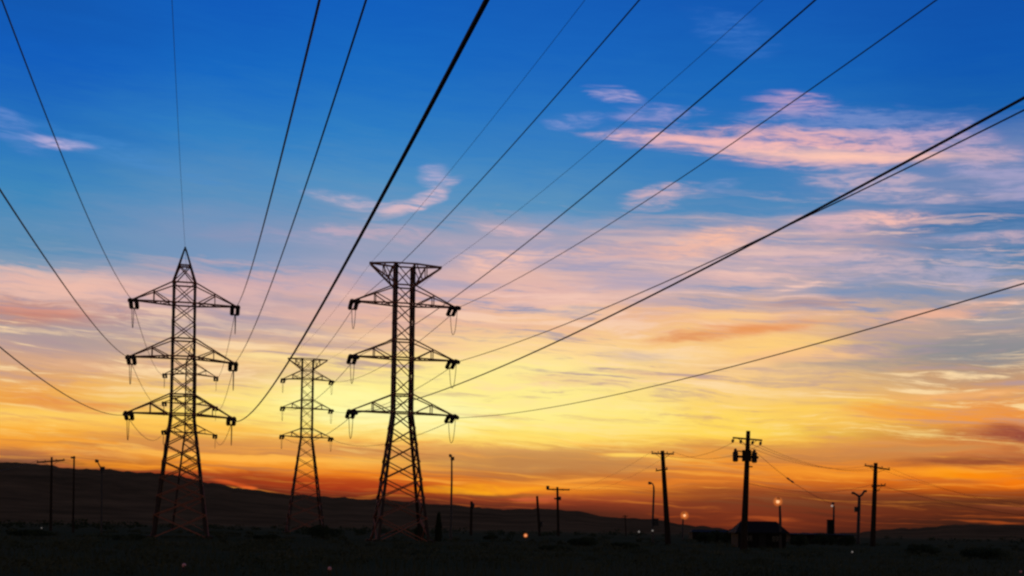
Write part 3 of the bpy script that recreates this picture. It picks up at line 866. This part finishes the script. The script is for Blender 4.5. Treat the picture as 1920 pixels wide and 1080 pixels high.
# elevation is bent by streaky noise so that the layers are ragged
amp = mapr(V, 40, 420, 26, 150)
Vr = math_('MULTIPLY_ADD', texc, amp, V)
fac = mapr(Vr, LO, HI, 0, 1, False)
Uw = math_('MULTIPLY_ADD', math_('SUBTRACT', nA.outputs['Fac'], .5), 260, U)
col = None
prevU = None
for x, stops in COLS:
    rp = N('ValToRGB'); L(fac, rp.inputs[0]); cr = rp.color_ramp; cr.interpolation = 'LINEAR'
    pos = [((UV(x, y)[1] - LO) / (HI - LO), c) for y, c in stops]
    pos.sort()
    cr.elements[0].position = max(0, pos[0][0]); cr.elements[0].color = (*lin(pos[0][1]), 1)
    cr.elements[1].position = min(1, pos[-1][0]); cr.elements[1].color = (*lin(pos[-1][1]), 1)
    for q, c in pos[1:-1]:
        e = cr.elements.new(q); e.color = (*lin(c), 1)
    cu = UV(x, 600)[0]
    if col is None: col = rp.outputs[0]
    else: col = mixc(mapr(Uw, prevU, cu, 0, 1), col, rp.outputs[0])
    prevU = cu
# fine streaks: warm light catching thin cloud, cool gaps between
nE = noise(vmul(Pr.outputs[0], (1 / 420, 1 / 25, 1)), 8, .64, .25)
nF = noise(vmul(rot.outputs[0], (1 / 620, 1 / 110, 1)), 3, .5)
stk = math_('ADD', math_('MULTIPLY', nE.outputs['Fac'], .72), math_('MULTIPLY', nC.outputs['Fac'], .28))
cover = mapr(nF.outputs['Fac'], .36, .56, .45, 1.0)
lum = math_('MULTIPLY', mapr(V, 80, 240, 0.0, 1.0), cover)
Vu = math_('MULTIPLY_ADD', mapr(U, -500, 600, .45, -1.0), 110, V)
up = mapr(Vu, 350, 560, 1.0, .0)
amt = math_('MULTIPLY', lum, up)
hl = math_('MULTIPLY', mapr(stk, .50, .60, 0, .92), amt)
dk = math_('MULTIPLY', mapr(stk, .495, .39, 0, .88), amt)
def by_height(lo, mid, hi):
    return mixc(mapr(V, 300, 440, 0, 1), mixc(mapr(V, 130, 290, 0, 1), lin(lo), lin(mid)), lin(hi))
col = mixc(hl, col, by_height((255, 224, 132), (255, 220, 168), (244, 200, 184)))
col = mixc(dk, col, by_height((222, 150, 85), (178, 150, 152), (118, 144, 186)))

nG = noise(vmul(Pr.outputs[0], (1 / 34, 1 / 5.5, 1)), 4, .6, .3)
dmix = math_('ADD', math_('MULTIPLY', nD.outputs['Fac'], .62), math_('MULTIPLY', nG.outputs['Fac'], .38))
thread = mapr(dmix, .38, .58, .22, 1.0)
thread_soft = mapr(nD.outputs['Fac'], .34, .58, .6, 1.0)
col = mixc(mapr(V, 520, 880, 0, .5), col, lin((20, 94, 175)))
# broken orange and brown streaks low over the horizon
nH = noise(vmul(Pr.outputs[0], (1 / 330, 1 / 11, 1)), 6, .6, .2)
low = math_('MULTIPLY', mapr(V, 6, 30, 0, 1), mapr(V, 120, 200, 1, 0))
col = mixc(math_('MULTIPLY', mapr(nH.outputs['Fac'], .52, .66, 0, .6), low), col, mixc(mapr(V, 30, 90, 0, 1), lin((190, 84, 30)), lin((255, 172, 62))))
col = mixc(math_('MULTIPLY', mapr(nH.outputs['Fac'], .48, .34, 0, .65), low), col, mixc(mapr(V, 30, 110, 0, 1), lin((84, 38, 25)), lin((186, 116, 66))))
def patch(x, y, rx, ry, rotd, c, s, k=1.0, soft=.6):
    global col
    u, v = UV(x, y)
    mp = N('Mapping', vector_type='TEXTURE'); L(Pw, mp.inputs[0])
    mp.inputs['Location'].default_value = (u, v, 0); mp.inputs['Rotation'].default_value = (0, 0, R(-rotd))
    mp.inputs['Scale'].default_value = (rx * 1.35, ry * 1.35, 1)
    g = N('TexGradient', gradient_type='SPHERICAL'); L(mp.outputs[0], g.inputs[0])
    val = math_('MULTIPLY_ADD', texc, k * 3.6, g.outputs['Fac'])
    gate = mapr(g.outputs['Fac'], 0, .35, 0, s)
    a = math_('MULTIPLY', mapr(val, .0, .3 + soft, 0, 1), gate)
    if k > .35: a = math_('MULTIPLY', a, thread if y < 520 else thread_soft)
    col = mixc(a, col, lin(c))
PATCHES = [
 # x, y, rx, ry, rot, colour, strength, noise, soft
 (100, 263, 62, 11, 3, (212, 190, 222), .85, .5, .5), (20, 238, 70, 22, 25, (120, 150, 215), .55, .8, .6),
 (230, 290, 200, 18, 12, (75, 140, 205), .5, .8, .6),
 (1075, 228, 60, 14, -3, (140, 155, 212), .55), (1150, 184, 50, 16, 8, (185, 172, 212), .7), (1245, 217, 90, 14, 0, (165, 160, 210), .6),
 (1200, 258, 110, 9, 6, (232, 185, 195), .85, .5, .5),
 (1480, 203, 75, 26, 4, (212, 170, 198), .75), (1610, 232, 210, 24, 3, (135, 152, 205), .6), (1370, 60, 90, 30, 20, (70, 125, 205), .5),
 (1510, 278, 330, 32, 5, (240, 182, 182), .95, .7, .5), (1580, 292, 260, 15, 5, (255, 200, 180), .9, .34, .7), (1350, 268, 130, 8, 6, (248, 188, 184), .85, .34, .6), (1730, 262, 130, 24, 2, (205, 172, 196), .75),
 (1850, 300, 60, 20, 5, (250, 190, 175), .6), (1870, 325, 110, 45, 24, (168, 162, 200), .75),
 (1640, 345, 150, 26, 12, (205, 178, 194), .75), (1660, 405, 95, 15, 4, (250, 192, 180), .9, .6, .5), (1545, 416, 90, 22, 6, (222, 180, 188), .8),
 (1840, 449, 110, 11, 1, (208, 178, 190), .8), (1250, 368, 68, 20, -6, (222, 182, 188), .75), (1360, 350, 40, 10, 0, (150, 160, 205), .5),
 (1330, 455, 110, 26, -10, (250, 190, 165), .9), (1180, 478, 130, 22, -5, (228, 180, 170), .7),
 (960, 428, 72, 15, 8, (228, 185, 186), .85), (1060, 420, 120, 20, 0, (140, 158, 195), .4),
 (806, 330, 30, 24, 0, (185, 175, 208), .8, .6), (800, 364, 58, 17, -36, (208, 182, 200), .85, .6), (735, 394, 66, 14, -12, (225, 188, 195), .85, .6), (650, 376, 70, 14, 8, (205, 182, 198), .75, .8),
 (600, 452, 120, 18, 2, (175, 165, 192), .5), (720, 440, 150, 16, 2, (215, 175, 185), .5),
 (470, 440, 110, 20, -8, (150, 150, 182), .4), (250, 445, 260, 14, 0, (112, 148, 186), .5),
 (1560, 486, 180, 24, 7, (218, 182, 186), .7), (1690, 505, 150, 28, 5, (200, 178, 190), .6), (1830, 505, 80, 40, 0, (172, 168, 194), .6),
 (1480, 455, 90, 12, 4, (95, 138, 184), .6), (1130, 500, 100, 10, -4, (140, 152, 190), .6), (1120, 560, 190, 14, -3, (240, 196, 178), .65), (1350, 520, 160, 12, 2, (232, 186, 178), .6),
 (1040, 590, 180, 14, -4, (250, 205, 165), .6), (1260, 575, 120, 10, 0, (176, 160, 176), .55), (560, 560, 140, 14, 0, (175, 158, 172), .6), (500, 610, 160, 12, 2, (168, 152, 164), .6), (610, 590, 120, 12, 0, (226, 180, 165), .6),
 (620, 640, 110, 10, 2, (190, 160, 158), .6), (180, 640, 180, 16, 2, (172, 152, 150), .6), (150, 680, 150, 12, 2, (232, 178, 135), .6), (1880, 600, 100, 14, -4, (150, 150, 160), .6),
 (1560, 760, 170, 14, -2, (255, 205, 85), .7, .5), (1700, 770, 150, 14, 2, (245, 150, 48), .7), (1800, 735, 130, 8, -3, (250, 180, 110), .8, .5), (1560, 930, 240, 9, 1, (110, 52, 30), .7), (1350, 925, 160, 7, 1, (150, 72, 34), .65), (1220, 905, 160, 7, -2, (235, 130, 40), .65), (1500, 852, 200, 7, 1, (196, 128, 70), .7),
 (1640, 545, 140, 18, 0, (112, 142, 182), .7), (1800, 545, 140, 16, 0, (120, 142, 176), .6), (1180, 535, 130, 20, 0, (165, 160, 188), .6), (1520, 568, 100, 12, 0, (175, 140, 140), .6),
 (930, 495, 120, 24, -8, (250, 196, 176), .8), (760, 530, 100, 20, 0, (175, 165, 188), .55),
 (130, 535, 220, 20, 1, (240, 190, 172), .75, .9), (190, 516, 26, 12, 0, (225, 185, 180), .7), (420, 545, 130, 18, 2, (225, 182, 175), .65),
 (65, 588, 105, 17, 2, (200, 130, 116), .85, .6), (50, 578, 80, 8, 2, (225, 155, 135), .7, .5), (300, 620, 200, 24, 0, (170, 155, 160), .5),
 (1390, 624, 170, 12, -5, (232, 145, 82), .85, .6), (1300, 634, 90, 9, 0, (225, 150, 95), .7), (1430, 648, 150, 16, -4, (255, 208, 125), .85), (1370, 598, 90, 14, -4, (255, 205, 135), .7),
 (1770, 583, 150, 13, -6, (238, 178, 150), .85), (1700, 620, 200, 16, 0, (205, 165, 145), .5), (1790, 662, 170, 30, 0, (138, 140, 146), .75), (1620, 680, 160, 14, 0, (165, 150, 140), .6),
 (1520, 665, 160, 16, -3, (250, 195, 140), .65), (1060, 718, 110, 12, 2, (238, 195, 145), .65), (1230, 708, 110, 12, 2, (238, 190, 145), .6), (1200, 665, 90, 14, 3, (205, 180, 165), .7),
 (730, 760, 330, 66, 0, (255, 238, 140), .55, .6), (780, 776, 180, 42, 0, (255, 251, 178), .95, .5), (640, 745, 120, 26, 0, (255, 250, 165), .75), (900, 700, 170, 22, -4, (255, 240, 150), .6), (1040, 775, 260, 36, 0, (255, 240, 150), .5, .6),
 (520, 668, 120, 10, 0, (255, 225, 155), .8), (620, 700, 100, 12, 0, (215, 178, 155), .6),
 (130, 752, 130, 16, 4, (228, 140, 72), .8), (80, 780, 160, 10, 2, (255, 205, 95), .8), (330, 800, 170, 14, 0, (255, 190, 75), .6),
 (300, 834, 220, 8, 2, (205, 138, 78), .7, .6), (420, 858, 260, 5, 2, (255, 182, 75), .85, .4, .4), (230, 872, 120, 8, 3, (250, 150, 35), .8, .5),
 (20, 848, 60, 12, 4, (150, 95, 70), .6, .6), (110, 868, 60, 7, 0, (200, 110, 60), .6),
 (980, 868, 320, 20, -1, (194, 134, 76), .8, .5), (1185, 853, 62, 5, 1, (255, 208, 95), .95, .3, .4), (1260, 858, 90, 5, 3, (255, 195, 80), .8, .4),
 (640, 912, 230, 12, 2, (168, 58, 24), .75, .6), (470, 913, 16, 4, 5, (240, 110, 45), .8, .2, .5), (440, 904, 40, 5, 8, (225, 90, 35), .7, .3),
 (940, 921, 110, 6, -2, (255, 165, 30), .8, .5), (860, 920, 90, 8, -3, (255, 170, 25), .8, .5), (1090, 900, 90, 6, -4, (255, 165, 60), .8, .5),
 (1010, 938, 60, 6, 0, (225, 105, 60), .6), (1130, 935, 120, 8, 0, (165, 75, 40), .7),
 (1620, 845, 160, 8, 0, (205, 135, 75), .7, .6), (1760, 842, 110, 7, 0, (200, 140, 80), .8, .5), (1885, 812, 70, 22, 8, (150, 72, 58), .95, .6), (1800, 868, 150, 9, 1, (150, 76, 45), .85, .5),
 (1790, 890, 120, 9, 6, (255, 155, 15), .9, .5), (1690, 880, 80, 8, 8, (250, 150, 40), .6), (1880, 905, 90, 10, 10, (250, 125, 12), .7), (1740, 905, 110, 6, 0, (190, 100, 40), .6),
 (1530, 885, 150, 12, 2, (250, 155, 45), .6), (1440, 975, 60, 5, 0, (175, 78, 34), .8, .5), (1350, 955, 150, 8, 0, (125, 55, 32), .6), (1900, 952, 60, 5, 0, (160, 80, 50), .5),
]
for i_, q in enumerate(PATCHES):
    if i_ % 14 == 0: Pw = vadd(Pw, vmul(col, (1e-7, 1e-7, 0)))     # keeps the node evaluation in this order
    patch(*q)


# darker dusk away from the sunset: overhead and behind the camera
aaz = math_('ABSOLUTE', az)
col = mixc(mapr(aaz, R(42), R(95), 0, 1), col, mixc(mapr(el, 0, .55, 0, 1), (.26, .19, .15), (.06, .06, .085)))
col = mixc(mapr(el, .43, .9, 0, 1), col, (.03, .04, .085))
col = mixc(mapr(el, -.03, -.004, 1, 0), col, (.01, .007, .006))
SUN_EL, SUN_AZ = R(2.0), math.atan((740 - CX) / F)
sky = N('TexSky', sky_type='NISHITA'); sky.sun_disc = False
sky.sun_elevation = SUN_EL; sky.sun_rotation = SUN_AZ
bg0 = N('Background'); L(col, bg0.inputs[0]); bg0.inputs[1].default_value = 1.0
bg1 = N('Background'); L(sky.outputs[0], bg1.inputs[0]); bg1.inputs[1].default_value = 0.0003
ash = N('AddShader'); L(bg0.outputs[0], ash.inputs[0]); L(bg1.outputs[0], ash.inputs[1])
wo = N('OutputWorld'); L(ash.outputs[0], wo.inputs[0])

sd = bpy.data.lights.new('sun', 'SUN'); sd.energy = 0.12; sd.angle = R(0.5); sd.color = (1.0, .5, .2)
so = bpy.data.objects.new('sun', sd); C.objects.link(so)
to_sun = Vector((math.sin(SUN_AZ) * math.cos(SUN_EL), math.cos(SUN_AZ) * math.cos(SUN_EL), math.sin(SUN_EL)))
so.rotation_euler = to_sun.to_track_quat('Z', 'Y').to_euler()
so.location = to_sun * 100
